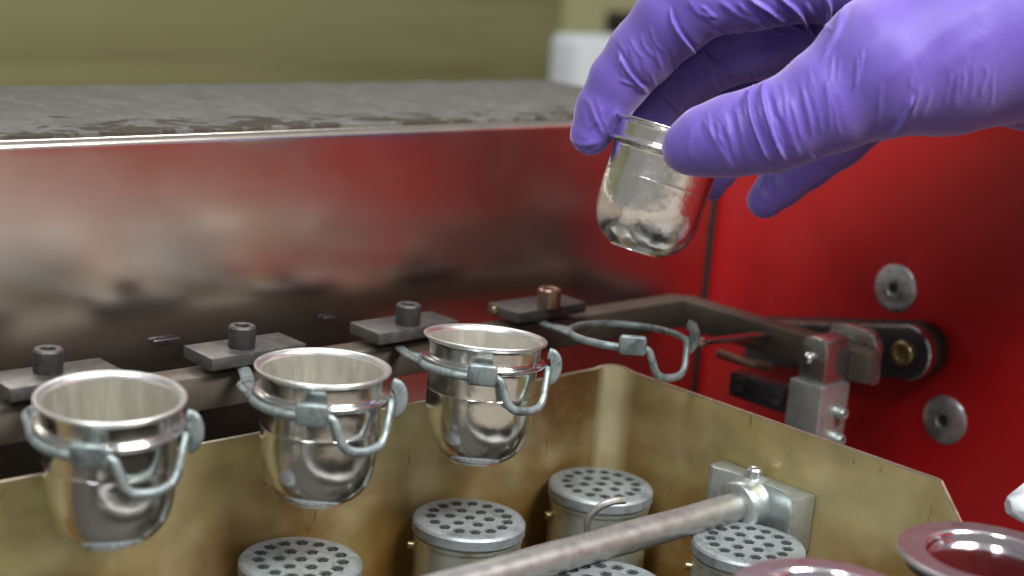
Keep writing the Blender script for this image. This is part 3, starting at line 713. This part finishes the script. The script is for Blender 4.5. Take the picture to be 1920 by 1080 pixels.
CREASES = [
    # thumb joint rings
    ([(1432, 152), (1436, 200), (1452, 255), (1474, 305)], 0.16, 0.051), ([(1408, 160), (1408, 210), (1425, 262), (1448, 312)], 0.17, 0.047),
    ([(1460, 165), (1466, 210), (1485, 262), (1500, 300)], 0.031, 0.077), ([(1325, 205), (1335, 250), (1362, 300), (1380, 322)], 0.043, 0.077), ([(1345, 215), (1362, 245), (1372, 282)], 0.031, 0.066),
    ([(1480, 185), (1492, 225), (1505, 268)], 0.031, 0.077), ([(1506, 165), (1514, 205), (1520, 240)], 0.031, 0.066), ([(1548, 150), (1554, 200), (1556, 250)], 0.031, 0.066), ([(1535, 210), (1540, 250)], 0.025, 0.066),
    ([(1375, 185), (1385, 230), (1400, 280), (1422, 322)], 0.037, 0.077), ([(1390, 172), (1396, 215)], 0.025, 0.055),
    ([(1300, 240), (1290, 275), (1300, 305)], 0.025, 0.099),
    # palm edge crease
    ([(1712, 180), (1700, 205), (1686, 232), (1668, 252)], 0.14, 0.06), ([(1725, 160), (1716, 195), (1706, 220)], 0.043, 0.066), ([(1745, 165), (1738, 195), (1726, 222)], 0.031, 0.066), ([(1800, 130), (1795, 170), (1790, 210)], 0.031, 0.088),
    ([(1880, -10), (1780, 50), (1700, 120), (1640, 160)], 0.031, 0.242), ([(1850, 60), (1800, 100), (1760, 140)], 0.025, 0.22),
    # index finger folds
    ([(1158, 98), (1175, 130), (1195, 155), (1212, 168)], .10, .05, .5, -1), ([(1165, 105), (1162, 125), (1172, 150)], 0.037, 0.055), ([(1105, 245), (1120, 225), (1132, 200)], 0.037, 0.066), ([(1070, 262), (1092, 272), (1130, 265)], 0.05, 0.088),
    ([(1256, 18), (1264, 50), (1290, 85), (1312, 108)], .11, .05, .5, -1), ([(1262, 38), (1275, 65)], 0.062, 0.055), ([(1200, 62), (1210, 90), (1230, 110)], 0.031, 0.066), ([(1180, 70), (1192, 95), (1205, 110)], 0.025, 0.055), ([(1218, 50), (1228, 78), (1245, 100)], 0.031, 0.055),
    ([(1095, 180), (1110, 205), (1118, 235)], 0.031, 0.088),
    # proximal folds top
    ([(1345, 0), (1390, 30), (1440, 45)], 0.062, 0.088), ([(1400, -5), (1450, 25), (1510, 60)], 0.12, 0.076), ([(1455, -10), (1500, 25), (1530, 70)], 0.12, 0.076), ([(1380, 5), (1420, 40), (1480, 70)], 0.043, 0.077), ([(1548, -10), (1556, 20), (1545, 50)], 0.12, 0.051),
    ([(1290, 0), (1310, 25), (1345, 35)], 0.031, 0.088), ([(1330, 60), (1380, 62), (1430, 48)], 0.05, 0.066),
    # middle, ring folds
    ([(1320, 95), (1345, 118), (1370, 140)], 0.12, 0.043), ([(1330, 118), (1350, 130), (1372, 148)], 0.05, 0.055), ([(1242, 175), (1262, 195), (1280, 208)], 0.056, 0.055), ([(1232, 190), (1240, 165), (1262, 150)], 0.031, 0.055),
    # pinky
    ([(1432, 330), (1425, 360), (1440, 385)], 0.043, 0.066), ([(1516, 290), (1540, 305), (1565, 312)], 0.056, 0.055), ([(1465, 325), (1475, 345), (1490, 360)], 0.025, 0.066), ([(1405, 380), (1425, 388), (1445, 392)], 0.031, 0.055),
]
rc_ = random.Random(5)
def fine(n, x0, x1, top, bot, lean, d0, d1):
    for i in range(n):
        x = rc_.uniform(x0, x1); a = rc_.uniform(0, .45); b_ = a+rc_.uniform(.3, .6); y0_ = top(x); y1_ = bot(x); ln = lean*rc_.uniform(.5, 1.3)
        P = [(x+ln*t+rc_.uniform(-3, 3), y0_+(y1_-y0_)*t) for t in np.linspace(a, min(b_, 1), 4)]
        CREASES.append((P, rc_.uniform(d0, d1), rc_.uniform(.045, .07), .3, rc_.choice((1, -1))))
fine(12, 1300, 1400, lambda x: 190-(x-1330)*.3, lambda x: 330, 42, .010, .026)
fine(22, 1400, 1560, lambda x: 165-(x-1400)*.4, lambda x: 325-(x-1400)*.25, 45, .012, .034)
fine(14, 1560, 1900, lambda x: 90, lambda x: 240, -25, .015, .035)
fine(14, 1150, 1260, lambda x: 60, lambda x: 180, 45, .012, .028)
fine(10, 1085, 1150, lambda x: 180, lambda x: 275, 30, .012, .025)
fine(16, 1290, 1540, lambda x: 0, lambda x: 60, 70, .02, .05)
fine(10, 1230, 1400, lambda x: 110, lambda x: 190, 40, .02, .045)
fine(8, 1430, 1580, lambda x: 290, lambda x: 380, 20, .02, .04)
CREASES += [([(1160, 150), (1190, 160), (1215, 175)], .05, .06), ([(1065, 285), (1090, 280), (1110, 292)], .06, .05), ([(1540, 110), (1570, 60), (1585, 10)], .10, .10)]
hm_ = build_hand()
ho = finish('gloved_hand', hm_, GLOVE, None, 180)
T(ho, 'right hand in a wrinkled purple nitrile glove, lifting a crucible between thumb and fingers', 'hand')
